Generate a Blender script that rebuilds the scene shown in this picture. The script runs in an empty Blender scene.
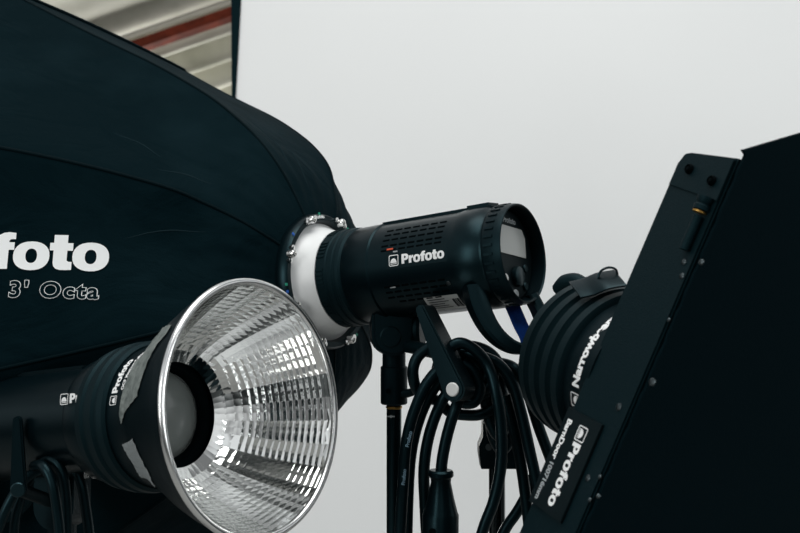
import bpy, bmesh, math, random
from mathutils import Vector, Matrix
from mathutils.bvhtree import BVHTree
random.seed(4)
PI = math.pi
S = bpy.context.scene
COL = S.collection
UP = Vector((0, 0, 1))
CAMH = 1.5
FPX = 1111.0

# ------------------------------------------------------------------ camera, world, lights, exposure
cd = bpy.data.cameras.new('camera')
cam = bpy.data.objects.new('camera', cd)
COL.objects.link(cam)
cam.location = (0, 0, CAMH)
cam.rotation_euler = (PI / 2, 0, 0)
cd.sensor_width = 36.0
cd.lens = 36.0 * FPX / 800.0
cd.clip_start = 0.02
cd.dof.use_dof = True
cd.dof.focus_distance = 1.42
cd.dof.aperture_fstop = 9.0
S.camera = cam

w = bpy.data.worlds.new('world')
S.world = w
w.use_nodes = True
nt = w.node_tree
bgn = nt.nodes['Background']
tc = nt.nodes.new('ShaderNodeTexCoord')
sep = nt.nodes.new('ShaderNodeSeparateXYZ')
ramp = nt.nodes.new('ShaderNodeValToRGB')
mp = nt.nodes.new('ShaderNodeMapRange')
nt.links.new(tc.outputs['Generated'], sep.inputs[0])
nt.links.new(sep.outputs['Z'], mp.inputs['Value'])
mp.inputs['From Min'].default_value = -1
nt.links.new(mp.outputs[0], ramp.inputs[0])
cr = ramp.color_ramp
cr.elements[0].position = 0.0
cr.elements[0].color = (0.07, 0.075, 0.075, 1)
cr.elements[1].position = 1.0
cr.elements[1].color = (0.85, 0.88, 0.9, 1)
e = cr.elements.new(0.44); e.color = (0.09, 0.10, 0.10, 1)
e = cr.elements.new(0.53); e.color = (0.50, 0.515, 0.52, 1)
e = cr.elements.new(0.60); e.color = (0.80, 0.82, 0.825, 1)
wn = nt.nodes.new('ShaderNodeTexNoise'); wn.inputs['Scale'].default_value = 2.2; wn.inputs['Detail'].default_value = 2
nt.links.new(tc.outputs['Generated'], wn.inputs['Vector'])
wm = nt.nodes.new('ShaderNodeMapRange'); wm.inputs['From Min'].default_value = 0.40; wm.inputs['From Max'].default_value = 0.60
wm.inputs['To Min'].default_value = 0.35; wm.inputs['To Max'].default_value = 1.45
nt.links.new(wn.outputs['Fac'], wm.inputs['Value'])
vm = nt.nodes.new('ShaderNodeVectorMath'); vm.operation = 'SCALE'
nt.links.new(ramp.outputs[0], vm.inputs[0]); nt.links.new(wm.outputs[0], vm.inputs['Scale'])
nt.links.new(vm.outputs[0], bgn.inputs['Color'])
bgn.inputs['Strength'].default_value = 0.62


def area(name, loc, target, sx, sy, power, col=(1, 1, 1)):
    l = bpy.data.lights.new(name, 'AREA')
    l.shape = 'RECTANGLE'; l.size = sx; l.size_y = sy; l.energy = power; l.color = col
    o = bpy.data.objects.new(name, l)
    COL.objects.link(o)
    o.location = loc
    o.rotation_euler = (Vector(target) - Vector(loc)).to_track_quat('-Z', 'Y').to_euler()
    return o


area('skylight', (0.3, 1.0, 4.6), (0.3, 2.2, 1.2), 3.0, 2.4, 96, (1, 0.99, 0.97))
area('window_light', (3.6, -0.6, 2.3), (0.2, 2.0, 1.3), 1.8, 2.0, 46, (0.96, 0.99, 1))
area('added_roof_fill', (-1.4, 6.1, 1.25), (-1.1, 4.9, 2.65), 0.8, 0.3, 36, (1, 0.99, 0.93))  # unseen lamp added behind the backdrop to brighten the roof sheet
area('added_left_fill', (-2.6, -1.4, 2.2), (-0.2, 1.6, 1.4), 1.2, 1.8, 36, (1, 0.99, 0.97))  # added fill from the front left, lifts the softbox's dark lettered panel
S.view_settings.view_transform = 'Standard'
S.view_settings.look = 'None'
S.view_settings.gamma = 1.0
S.view_settings.use_curve_mapping = False
S.view_settings.exposure = 0.0


# ------------------------------------------------------------------ helpers
def P(px, py, Y):
    return Vector(((px - 400.0) / FPX * Y, Y, CAMH - (py - 266.5) / FPX * Y))


def srgb(r, g, b):
    f = lambda c: c / 12.92 if c <= 0.04045 else ((c + 0.055) / 1.055) ** 2.4
    return (f(r / 255), f(g / 255), f(b / 255), 1)


def mat(name, col, rough=0.5, metal=0.0, spec=0.5, bump=0.0, bscale=200.0, var=0.0, vscale=8.0, coat=0.0, col2=None, emis=0.0, tint=None, big=0.0):
    m = bpy.data.materials.new(name)
    m.use_nodes = True
    n = m.node_tree.nodes; l = m.node_tree.links
    b = n['Principled BSDF']
    b.inputs['Base Color'].default_value = col
    b.inputs['Roughness'].default_value = rough
    b.inputs['Metallic'].default_value = metal
    b.inputs['Specular IOR Level'].default_value = spec
    b.inputs['Coat Weight'].default_value = coat
    if max(col[:3]) < 0.02: tint = tint or (0.40, 0.86, 1.0, 1)
    if tint: b.inputs['Specular Tint'].default_value = tint
    t = n.new('ShaderNodeTexCoord')
    if var > 0 or col2:
        nz = n.new('ShaderNodeTexNoise')
        nz.inputs['Scale'].default_value = vscale
        nz.inputs['Detail'].default_value = 6
        l.new(t.outputs['Object'], nz.inputs['Vector'])
        mx = n.new('ShaderNodeMix'); mx.data_type = 'RGBA'
        mx.inputs['A'].default_value = col
        c2 = col2 or tuple(min(1, c * (1 + var)) for c in col[:3]) + (1,)
        mx.inputs['B'].default_value = c2
        rp = n.new('ShaderNodeMapRange')
        rp.inputs['From Min'].default_value = 0.42; rp.inputs['From Max'].default_value = 0.68
        l.new(nz.outputs['Fac'], rp.inputs['Value'])
        l.new(rp.outputs[0], mx.inputs['Factor'])
        l.new(mx.outputs['Result'], b.inputs['Base Color'])
    if bump > 0:
        nb = n.new('ShaderNodeTexNoise')
        nb.inputs['Scale'].default_value = bscale
        nb.inputs['Detail'].default_value = 3
        l.new(t.outputs['Object'], nb.inputs['Vector'])
        bp = n.new('ShaderNodeBump')
        bp.inputs['Strength'].default_value = bump
        bp.inputs['Distance'].default_value = 0.002
        l.new(nb.outputs['Fac'], bp.inputs['Height'])
        l.new(bp.outputs[0], b.inputs['Normal'])
    if big > 0:
        n2 = n.new('ShaderNodeTexNoise'); n2.inputs['Scale'].default_value = 11; n2.inputs['Detail'].default_value = 4; n2.inputs['Distortion'].default_value = 1.2
        mpg = n.new('ShaderNodeMapping'); mpg.inputs['Scale'].default_value = (1.0, 1.0, 0.35)
        l.new(t.outputs['Object'], mpg.inputs['Vector']); l.new(mpg.outputs[0], n2.inputs['Vector'])
        b2 = n.new('ShaderNodeBump'); b2.inputs['Strength'].default_value = big; b2.inputs['Distance'].default_value = 0.02
        l.new(n2.outputs['Fac'], b2.inputs['Height'])
        l.new(b2.outputs[0], bp.inputs['Normal'])
    if emis > 0:
        b.inputs['Emission Color'].default_value = col
        b.inputs['Emission Strength'].default_value = emis
    return m


M = dict(
    wall=mat('backdrop paint', (0.775, 0.79, 0.79, 1), 0.9, spec=0.1, var=0.02, vscale=1.5),
    edge=mat('black edge', (0.002, 0.008, 0.010, 1), 0.8, spec=0.1),
    tin=mat('corrugated sheet', (0.62, 0.61, 0.54, 1), 0.6, spec=0.2, col2=(0.42, 0.42, 0.35, 1), vscale=3.5),
    board=mat('stained sheet', (0.50, 0.49, 0.42, 1), 0.8, spec=0.2, col2=(0.30, 0.30, 0.24, 1), vscale=4.5),
    rust=mat('rust red steel', (0.11, 0.018, 0.008, 1), 0.7, spec=0.2, var=0.8, vscale=14),
    floor=mat('concrete', (0.22, 0.22, 0.21, 1), 0.7, spec=0.3, var=0.3, vscale=3),
    fabric=mat('softbox fabric', (0.0012, 0.0058, 0.0078, 1), 0.8, spec=0.03, bump=0.25, bscale=420, col2=(0.0028, 0.0094, 0.0122, 1), vscale=7, big=0.35),
    dusty=mat('dusty cloth', (0.008, 0.018, 0.022, 1), 0.9, spec=0.03),
    seam=mat('fabric seam', (0.0007, 0.0034, 0.0046, 1), 0.7, spec=0.06, bump=0.2, bscale=600),
    diffuser=mat('white diffuser cloth', (0.75, 0.76, 0.75, 1), 0.9, spec=0.1),
    plastic=mat('black plastic', (0.0006, 0.0030, 0.0042, 1), 0.30, spec=0.22, bump=0.04, bscale=900),
    plastic2=mat('matte black plastic', (0.0007, 0.0034, 0.0048, 1), 0.42, spec=0.18, bump=0.10, bscale=1200),
    slot=mat('vent black', (0.0006, 0.0012, 0.0015, 1), 0.8, spec=0.05),
    rubber=mat('black rubber', (0.0010, 0.0050, 0.0066, 1), 0.55, spec=0.2, bump=0.1, bscale=700),
    white=mat('white ring plastic', (0.72, 0.74, 0.74, 1), 0.35, spec=0.4),
    ink=mat('white print', (0.78, 0.80, 0.80, 1), 0.7, spec=0.1),
    inkgrey=mat('grey print', (0.30, 0.33, 0.34, 1), 0.7, spec=0.1),
    inkblue=mat('pale blue print', (0.16, 0.26, 0.33, 1), 0.7, spec=0.1),
    chrome=mat('chrome', (0.75, 0.75, 0.74, 1), 0.15, 1.0),
    alu=mat('polished aluminium rim', (0.80, 0.81, 0.81, 1), 0.22, 1.0),
    mirror=mat('faceted reflector metal', (0.88, 0.89, 0.88, 1), 0.05, 1.0),
    glass=mat('frosted flash glass', (0.13, 0.145, 0.14, 1), 0.2, spec=0.5, coat=0.4),
    screen=mat('display glass', (0.42, 0.44, 0.43, 1), 0.2, spec=0.5),  # pale grey base colour stands in for the brightness the screen reflects
    brass=mat('brass', (0.45, 0.26, 0.07, 1), 0.35, 1.0),
    blue=mat('blue strap', (0.005, 0.045, 0.24, 1), 0.7, spec=0.2, var=0.8, vscale=80),
    tape=mat('grey cloth tape', (0.19, 0.215, 0.205, 1), 0.75, spec=0.25, bump=0.4, bscale=250, col2=(0.10, 0.12, 0.115, 1), vscale=60),
    tape2=mat('grey tape', (0.22, 0.245, 0.25, 1), 0.7, spec=0.25, bump=0.3, bscale=250),
    green=mat('green mark', (0.01, 0.25, 0.16, 1), 0.6),
    bluem=mat('blue mark', (0.01, 0.09, 0.4, 1), 0.6),
    red=mat('red mark', (0.5, 0.06, 0.02, 1), 0.6),
    silver=mat('silver sticker', (0.42, 0.44, 0.43, 1), 0.45, 0.2),
    cable=mat('cable rubber', (0.0006, 0.0034, 0.0048, 1), 0.36, spec=0.26),
    metal=mat('black painted metal', (0.0012, 0.0062, 0.0082, 1), 0.5, spec=0.14, bump=0.25, bscale=700),
    leaf=mat('matte black leaf', (0.0004, 0.0038, 0.0055, 1), 0.65, spec=0.04, bump=0.1, bscale=500),
    pole=mat('black pole', (0.0006, 0.003, 0.004, 1), 0.2, spec=0.5),
    button=mat('white button', (0.62, 0.64, 0.63, 1), 0.4),
    knob=mat('dark knob', (0.004, 0.010, 0.012, 1), 0.3, spec=0.4),
    sticker=mat('black sticker', (0.0012, 0.0025, 0.0032, 1), 0.5, spec=0.2),
    polemetal=mat('dark chrome', (0.10, 0.115, 0.12, 1), 0.12, 1.0),
    hinge=mat('dull steel', (0.06, 0.075, 0.08, 1), 0.35, 1.0),
)
FR = {}


def thing(name, label, cat, frame=None, group=None):
    o = bpy.data.objects.new(name, None)
    COL.objects.link(o)
    o.empty_display_size = 0.05
    frame = frame or Matrix.Identity(4)
    o.matrix_world = frame
    FR[o.name] = frame.copy()
    o['label'] = label; o['category'] = cat
    if group: o['group'] = group
    return o


def obj(name, bm, m, parent=None, world=False, sharp=35, label=None, flat=False):
    if world and parent:
        root = parent
        while root.parent: root = root.parent
        bmesh.ops.transform(bm, matrix=FR[root.name].inverted(), verts=bm.verts)
    me = bpy.data.meshes.new(name)
    bm.to_mesh(me); bm.free()
    if not flat:
        me.polygons.foreach_set('use_smooth', [True] * len(me.polygons))
        me.set_sharp_from_angle(angle=math.radians(sharp))
    o = bpy.data.objects.new(name, me)
    COL.objects.link(o)
    me.materials.append(M[m] if isinstance(m, str) else m)
    if parent: o.parent = parent
    if label: o['label'] = label
    return o


def struct(name, bm, m, **k):
    o = obj(name, bm, m, **k); o['kind'] = 'structure'; return o


def frame(origin, z, y=UP):
    z = Vector(z).normalized()
    x = Vector(y).cross(z).normalized()
    yy = z.cross(x)
    return Matrix(((x.x, yy.x, z.x, origin[0]), (x.y, yy.y, z.y, origin[1]), (x.z, yy.z, z.z, origin[2]), (0, 0, 0, 1)))


def T(x, y, z): return Matrix.Translation((x, y, z))


def NB(): return bmesh.new()


def lathe(bm, prof, seg=64, mx=None, close=False, a0=0.0, a1=2 * PI):
    full = abs(a1 - a0 - 2 * PI) < 1e-6
    n = seg if full else seg + 1
    rows = []
    for r, z in prof:
        if r < 1e-7:
            v = bm.verts.new((0, 0, z)); rows.append([v] * n)
        else:
            rows.append([bm.verts.new((r * math.cos(a0 + (a1 - a0) * i / seg), r * math.sin(a0 + (a1 - a0) * i / seg), z)) for i in range(n)])
    if close: rows.append(rows[0])
    fs = []
    for a, b in zip(rows, rows[1:]):
        for i in range(seg):
            j = (i + 1) % n
            q = []
            for v in (a[i], a[j], b[j], b[i]):
                if v not in q: q.append(v)
            if len(q) >= 3:
                try: fs.append(bm.faces.new(q))
                except ValueError: pass
    if mx is not None:
        vs = {v for r in rows for v in r}
        bmesh.ops.transform(bm, matrix=mx, verts=list(vs))
    bmesh.ops.recalc_face_normals(bm, faces=fs)
    return bm


def box(bm, sx, sy, sz, mx=None, bev=0.0):
    r = bmesh.ops.create_cube(bm, size=1.0)
    vs = r['verts']
    bmesh.ops.transform(bm, matrix=Matrix.Diagonal((sx, sy, sz, 1)), verts=vs)
    if bev > 0:
        es = list({e for v in vs for e in v.link_edges})
        rr = bmesh.ops.bevel(bm, geom=es, offset=bev, segments=2, affect='EDGES')
        vs = list({v for f in rr['faces'] for v in f.verts} | {v for v in vs if v.is_valid})
        # gather whole island
        seen = set(vs); st = list(vs)
        while st:
            v = st.pop()
            for e in v.link_edges:
                o = e.other_vert(v)
                if o not in seen: seen.add(o); st.append(o)
        vs = list(seen)
    if mx is not None: bmesh.ops.transform(bm, matrix=mx, verts=vs)
    return bm


def prism(bm, pts, h0, h1, mx=None, bev=0.0):
    """extrude a 2D outline between z=h0 and z=h1"""
    a = [bm.verts.new((x, y, h0)) for x, y in pts]
    b = [bm.verts.new((x, y, h1)) for x, y in pts]
    n = len(pts)
    fs = [bm.faces.new(a[::-1]), bm.faces.new(b)]
    for i in range(n): fs.append(bm.faces.new((a[i], a[(i + 1) % n], b[(i + 1) % n], b[i])))
    bmesh.ops.recalc_face_normals(bm, faces=fs)
    vs = a + b
    if bev > 0:
        es = list({e for f in fs[:2] for e in f.edges})
        rr = bmesh.ops.bevel(bm, geom=es, offset=bev, segments=2, affect='EDGES')
        seen = set(v for f in rr['faces'] for v in f.verts); st = list(seen)
        while st:
            v = st.pop()
            for e in v.link_edges:
                o = e.other_vert(v)
                if o not in seen: seen.add(o); st.append(o)
        vs = list(seen)
    if mx is not None: bmesh.ops.transform(bm, matrix=mx, verts=vs)
    return bm


def catmull(pts, n=8):
    pts = [Vector(p) for p in pts]
    q = [pts[0] * 2 - pts[1]] + pts + [pts[-1] * 2 - pts[-2]]
    out = []
    for i in range(1, len(q) - 2):
        for k in range(n):
            t = k / n
            a, b, c, d = q[i - 1], q[i], q[i + 1], q[i + 2]
            out.append(0.5 * ((2 * b) + (c - a) * t + (2 * a - 5 * b + 4 * c - d) * t * t + (3 * b - a - 3 * c + d) * t ** 3))
    out.append(q[-2])
    return out


def tube(bm, pts, r, seg=14, smooth=8, flat=1.0):
    p = catmull(pts, smooth) if smooth else [Vector(x) for x in pts]
    rr = r if callable(r) else (lambda t: r)
    t0 = (p[1] - p[0]).normalized()
    nrm = t0.orthogonal().normalized()
    rows = []
    for i, v in enumerate(p):
        t = (p[min(i + 1, len(p) - 1)] - p[max(i - 1, 0)]).normalized()
        nrm = (nrm - t * nrm.dot(t)).normalized()
        bn = t.cross(nrm)
        R = rr(i / (len(p) - 1))
        rows.append([bm.verts.new(v + nrm * R * math.cos(2 * PI * k / seg) + bn * R * flat * math.sin(2 * PI * k / seg)) for k in range(seg)])
    fs = []
    for a, b in zip(rows, rows[1:]):
        for k in range(seg):
            fs.append(bm.faces.new((a[k], a[(k + 1) % seg], b[(k + 1) % seg], b[k])))
    fs.append(bm.faces.new(rows[0][::-1])); fs.append(bm.faces.new(rows[-1]))
    bmesh.ops.recalc_face_normals(bm, faces=fs)
    return bm


def cyl(bm, p0, p1, r, seg=24, r2=None):
    r2 = r if r2 is None else r2
    p0 = Vector(p0); p1 = Vector(p1)
    L = (p1 - p0).length
    d = p1 - p0
    y = UP if abs(d.normalized().z) < 0.95 else Vector((0, 1, 0))
    c = min(r, r2) * 0.08
    return lathe(bm, [(0, 0), (r - c, 0), (r, c), (r2, L - c), (r2 - c, L), (0, L)], seg, frame(p0, d, y))


def rrect(w_, h_, r, n=5):
    o = []
    for cx, cy, a in ((w_ / 2 - r, h_ / 2 - r, 0), (-w_ / 2 + r, h_ / 2 - r, 1), (-w_ / 2 + r, -h_ / 2 + r, 2), (w_ / 2 - r, -h_ / 2 + r, 3)):
        for k in range(n + 1):
            t = (a + k / n) * PI / 2
            o.append((cx + r * math.cos(t), cy + r * math.sin(t)))
    return o


# ---- lettering
def fill2d(loops):
    """filled flat mesh from closed 2D loops (even-odd)"""
    cu = bpy.data.curves.new('t', 'CURVE'); cu.dimensions = '2D'; cu.fill_mode = 'BOTH'
    for lp in loops:
        sp = cu.splines.new('POLY'); sp.points.add(len(lp) - 1); sp.use_cyclic_u = True
        for i, (x, y) in enumerate(lp): sp.points[i].co = (x, y, 0, 1)
    o = bpy.data.objects.new('t', cu); me = o.to_mesh()
    bm = bmesh.new(); bm.from_mesh(me); o.to_mesh_clear()
    bpy.data.objects.remove(o); bpy.data.curves.remove(cu)
    return bm


def ell(cx, cy, rx, ry, n=28, p=2.0, a0=0, a1=2 * PI, ends=False):
    o = []
    m = n + 1 if ends else n
    for k in range(m):
        t = a0 + (a1 - a0) * k / n
        c, s = math.cos(t), math.sin(t)
        o.append((cx + rx * math.copysign(abs(c) ** (2 / p), c), cy + ry * math.copysign(abs(s) ** (2 / p), s)))
    return o


# heavy grotesque glyphs: (advance, loops); x-height 0.74, cap height 1
def glyph(ch):
    if ch == 'o':
        return 0.84, [ell(0.42, 0.37, 0.425, 0.40, p=2.25), ell(0.42, 0.37, 0.135, 0.20, p=2.2)]
    if ch == 'P':
        out = [(0.03, 0), (0.35, 0), (0.35, 0.33), (0.48, 0.33)] + ell(0.48, 0.665, 0.37, 0.335, 14, 2.2, -PI / 2, PI / 2, True) + [(0.03, 1.0)]
        inn = [(0.35, 0.55), (0.43, 0.55)] + ell(0.43, 0.665, 0.11, 0.115, 8, 2, -PI / 2, PI / 2, True) + [(0.35, 0.78)]
        return 0.86, [out, inn]
    if ch == 'r':
        return 0.56, [[(0.03, 0), (0.34, 0), (0.34, 0.34)] + [(0.36, 0.44), (0.42, 0.485), (0.56, 0.485), (0.56, 0.77), (0.47, 0.77), (0.39, 0.72), (0.33, 0.62), (0.33, 0.75), (0.03, 0.75)]]
    if ch == 'f':
        return 0.54, [[(0.10, 0), (0.42, 0), (0.42, 0.53), (0.55, 0.53), (0.55, 0.74), (0.42, 0.74), (0.42, 0.78), (0.45, 0.82), (0.50, 0.83), (0.57, 0.825), (0.57, 1.0), (0.42, 1.02), (0.28, 1.0), (0.17, 0.93), (0.11, 0.83), (0.10, 0.74), (0.0, 0.74), (0.0, 0.53), (0.10, 0.53)]]
    if ch == 't':
        return 0.54, [[(0.09, 0.53), (0.09, 0.19), (0.11, 0.09), (0.17, 0.02), (0.27, -0.01), (0.40, -0.01), (0.53, 0.0), (0.53, 0.22), (0.46, 0.22), (0.41, 0.25), (0.41, 0.32), (0.41, 0.53), (0.54, 0.53), (0.54, 0.74), (0.41, 0.74), (0.41, 0.96), (0.09, 0.96), (0.09, 0.74), (0.0, 0.74), (0.0, 0.53)]]


def word(txt, size):
    """custom heavy word, origin at left baseline; returns bmesh and width"""
    bm = bmesh.new(); x = 0
    tmp = bpy.data.meshes.new('tmp')
    for ch in txt:
        adv, loops = glyph(ch)
        g = fill2d([[((x + a) * size, b * size) for a, b in lp] for lp in loops])
        g.to_mesh(tmp); g.free(); bm.from_mesh(tmp)
        x += adv
    bpy.data.meshes.remove(tmp)
    return bm, x * size


def text(txt, size, bold=0.02, sp=1.0, shear=0.0):
    cu = bpy.data.curves.new('t', 'FONT'); cu.body = txt; cu.size = size; cu.offset = bold * size; cu.space_character = sp
    cu.resolution_u = 4; cu.shear = shear
    o = bpy.data.objects.new('t', cu)
    me = o.to_mesh(); bm = bmesh.new(); bm.from_mesh(me); o.to_mesh_clear()
    bpy.data.objects.remove(o); bpy.data.curves.remove(cu)
    xs = [v.co.x for v in bm.verts]
    return bm, (max(xs) if xs else 0)


def icon(size):
    """rounded square outline with a half dome in it; lower-left origin"""
    s = size
    o = [(x + s / 2, y + s / 2) for x, y in rrect(s, s, s * 0.14)]
    i = [(x + s / 2, y + s / 2) for x, y in rrect(s * 0.86, s * 0.86, s * 0.09)]
    a = fill2d([o, i])
    tmp = bpy.data.meshes.new('tmp')
    for lp in ([(s * .5 + x * s, s * .28 + y * s) for x, y in ell(0, 0, .33, .40, 16, 2, 0, PI, True)],
               [(s * .17, s * .16), (s * .83, s * .16), (s * .83, s * .22), (s * .17, s * .22)]):
        g = fill2d([lp]); g.to_mesh(tmp); g.free(); a.from_mesh(tmp)
    bpy.data.meshes.remove(tmp)
    return a


def join(*bms):
    a = bmesh.new(); tmp = bpy.data.meshes.new('tmp')
    for b in bms:
        b.to_mesh(tmp); b.free(); a.from_mesh(tmp)
    bpy.data.meshes.remove(tmp)
    return a


def shift(bm, dx, dy, rot=0):
    bmesh.ops.transform(bm, matrix=T(dx, dy, 0) @ Matrix.Rotation(rot, 4, 'Z'), verts=bm.verts); return bm


def wrap(bm, fn, maxlen=0.004):
    bmesh.ops.triangulate(bm, faces=bm.faces)
    for _ in range(6):
        es = [e for e in bm.edges if e.calc_length() > maxlen]
        if not es: break
        bmesh.ops.subdivide_edges(bm, edges=es, cuts=1)
        bmesh.ops.triangulate(bm, faces=[f for f in bm.faces if len(f.verts) > 3])
    for v in bm.verts: v.co = fn(v.co.x, v.co.y)
    return bm


def logo(size, gap=0.35):
    b, wd = word('Profoto', size)
    ic = icon(size * 1.15)
    shift(b, size * 1.15 + gap * size, size * 0.1)
    return join(ic, b), size * 1.15 + gap * size + wd


def grid_rect(w_, h_, nx=8, ny=8):
    bm = bmesh.new(); g = [[bm.verts.new((w_ * i / nx, h_ * j / ny, 0)) for i in range(nx + 1)] for j in range(ny + 1)]
    for j in range(ny):
        for i in range(nx): bm.faces.new((g[j][i], g[j][i + 1], g[j + 1][i + 1], g[j + 1][i]))
    return bm


# ------------------------------------------------------------------ the setting
bm = NB(); box(bm, 9, 9, 0.1, T(0, 2.0, -0.05)); struct('floor', bm, 'floor')
WY = 3.4
xl = P(236, 0, WY).x
bm = NB(); box(bm, 4.6, 0.06, 3.3, T(xl + 2.3, WY + 0.03, 1.65)); struct('wall_back', bm, 'wall')
bm = NB()
p0 = P(232.5, 96, WY - 0.01); p1 = P(240.5, -60, WY - 0.01)
prism(bm, [(-0.003, 0), (0.004, 0), (0.004, 1.98), (0.023, 2.33), (0.06, 3.3), (-0.014, 3.3), (-0.006, 2.0)], 0, 0.07, T(xl - 0.006, WY + 0.062, 0) @ Matrix.Rotation(PI / 2, 4, 'X'))
struct('trim_1', bm, 'edge')

# corrugated roof sheet seen past the backdrop's edge
RY = 5.2
c0 = P(182, 22, RY)
d1 = Vector((1, 0.0, 0.345)).normalized()
d2 = Vector((0.0, -1, 0.42)).normalized()
nn = d1.cross(d2).normalized()
if nn.z > 0: nn = -nn
bm = NB()
nu, nv = 4, 260
rows = []
for j in range(nv + 1):
    v = -1.6 + 2.9 * j / nv
    amp = 0.055 if v < 0 else 0.006
    row = []
    for i in range(nu + 1):
        u = -2.4 + 3.9 * i / nu
        row.append(bm.verts.new(c0 + d1 * u + d2 * v - nn * 0.03 + nn * amp * math.sin(v * 2 * PI / 0.21 + 0.5)))
    rows.append(row)
for a, b in zip(rows, rows[1:]):
    for i in range(nu): bm.faces.new((a[i], a[i + 1], b[i + 1], b[i]))
r_ = bmesh.ops.extrude_face_region(bm, geom=bm.faces[:])
bmesh.ops.translate(bm, vec=-nn * 0.012, verts=[g for g in r_['geom'] if isinstance(g, bmesh.types.BMVert)])
bmesh.ops.recalc_face_normals(bm, faces=bm.faces)
struct('ceiling', bm, 'tin')
bm = NB()
mx = Matrix((d1.to_4d(), d2.to_4d(), (-nn).to_4d(), (0, 0, 0, 1))).transposed()
for i in range(3): mx[i][3] = (c0 + nn * 0.05)[i]
mx[3] = (0, 0, 0, 1)
box(bm, 3.9, 0.056, 0.05, mx @ T(-0.45, 0, 0), 0.004)
struct('trim_2', bm, 'rust')


# ------------------------------------------------------------------ flash heads
# local frame: origin at the front rim centre, +Z towards the rear panel, +Y up, -X faces the camera on the first head
def cside(r, z0, phi0, sgn=-1):
    """flat (u along Z, v around) to the cylinder's surface"""
    return lambda u, v: Vector((r * math.cos(phi0 + sgn * v / r), r * math.sin(phi0 + sgn * v / r), z0 + u))


def flash_body(t, L):
    k = L - 0.293
    bm = NB()
    lathe(bm, [(0.052, 0.004), (0.0645, 0.0), (0.0682, 0.003), (0.0686, 0.018), (0.0672, 0.0195), (0.0672, 0.022), (0.0690, 0.0235), (0.0690, 0.029),
               (0.0672, 0.0305), (0.0672, 0.034), (0.0684, 0.0355), (0.0680, 0.040), (0.0650, 0.043), (0.052, 0.043)], 72, close=True)
    obj('front_collar', bm, 'rubber', t)
    bm = NB()
    for kk in range(10):
        a = 2 * PI * kk / 10
        for q in range(5):
            box(bm, 0.0020, 0.0042, 0.0130, Matrix.Rotation(a + (q - 2) * 0.085, 4, 'Z') @ T(0.0686, 0, 0.0098), 0.0006)
    obj('grip_ribs', bm, 'rubber', t)
    bm = NB()
    lathe(bm, [(0, 0.02), (0.060, 0.02), (0.060, 0.042), (0.0655, 0.0435), (0.0668, 0.047), (0.0672, 0.080), (0.0676, 0.084), (0.0676, 0.0865), (0.0655, 0.0885),
               (0.0655, 0.214 + k), (0.0668, 0.222 + k), (0.0676, 0.230 + k), (0.0670, 0.258 + k), (0.0645, 0.262 + k), (0.0642, 0.2655 + k), (0.056, 0.2655 + k), (0, 0.2655 + k)], 72)
    obj('body', bm, 'plastic', t)
    bm = NB()
    lathe(bm, [(0.0640, 0.2657 + k), (0.0652, 0.268 + k), (0.0650, 0.288 + k), (0.0640, 0.2925 + k), (0.0628, 0.293 + k), (0.0612, 0.291 + k), (0.0605, 0.270 + k), (0.0605, 0.2657 + k)], 72, close=True)
    # grip notches round the bezel
    for kk in range(36):
        a = 2 * PI * kk / 36
        if 0.55 < ((kk % 9) / 9) or True:
            box(bm, 0.0018, 0.0040, 0.013, Matrix.Rotation(a, 4, 'Z') @ T(0.0655, 0, 0.276 + k), 0.0006)
    obj('rear_bezel', bm, 'plastic2', t)
    # rail on top
    bm = NB()
    box(bm, 0.024, 0.006, 0.150, T(0, 0.0655, 0.080 + 0.079 + k / 2), 0.002)
    box(bm, 0.036, 0.010, 0.040, T(0.0, 0.0655, 0.241 + k), 0.004)
    obj('top_rail', bm, 'plastic2', t)
    # vents
    bm = NB()
    for row, (phi, n0, n1) in enumerate(((128, 0, 7), (136, 0, 7), (144, 0, 7), (152, 0, 7), (158, 0, 7), (201, 0, 7), (208, 0, 7), (215, 0, 7), (222, 1, 6))):
        for i in range(n0, n1):
            box(bm, 0.0022, 0.0028, 0.0105, Matrix.Rotation(math.radians(phi), 4, 'Z') @ T(0.0651, 0, 0.120 + k + i * 0.0138), 0.0005)
        if row == 4: obj('vent_slots', bm, 'slot', t); bm = NB()
    obj('vent_slots', bm, 'slot', t)


def control_panel(t, L):
    z = L - 0.293 + 0.270
    bm = NB(); lathe(bm, [(0, z), (0.0583, z), (0.0583, z + 0.004), (0, z + 0.004)], 64)
    p = obj('control_panel', bm, 'sticker', t)
    p.rotation_euler.z = -0.11
    # seen from behind: screen right = +X turned, so x mirrored
    bm = NB(); prism(bm, [(-0.042, 0.0), (0.040, 0.0), (0.040, 0.026), (0.032, 0.037), (-0.034, 0.037), (-0.042, 0.026)], z + 0.004, z + 0.0055)
    obj('display', bm, 'screen', p)
    bm = NB(); lathe(bm, [(0, 0), (0.013, 0), (0.0135, 0.002), (0.0128, 0.006), (0.011, 0.007), (0, 0.007)], 32, T(0.012, -0.027, z + 0.004))
    obj('dial', bm, 'knob', p)
    for (x, y, m_) in ((-0.034, -0.014, 'knob'), (0.036, -0.014, 'knob'), (0.034, -0.038, 'knob'), (-0.020, -0.032, 'button'), (0.006, -0.050, 'inkgrey')):
        bm = NB(); lathe(bm, [(0, 0), (0.0055, 0), (0.0055, 0.002), (0.0045, 0.003), (0, 0.003)], 20, T(x, y, z + 0.004))
        obj('button', bm, m_, p)
    b, wd = word('Profoto', 0.007)
    shift(b, -wd / 2, 0.0415)
    b = wrap(b, lambda u, v: Vector((u, v, z + 0.0045)))
    obj('logo', b, 'inkgrey', p)


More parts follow.
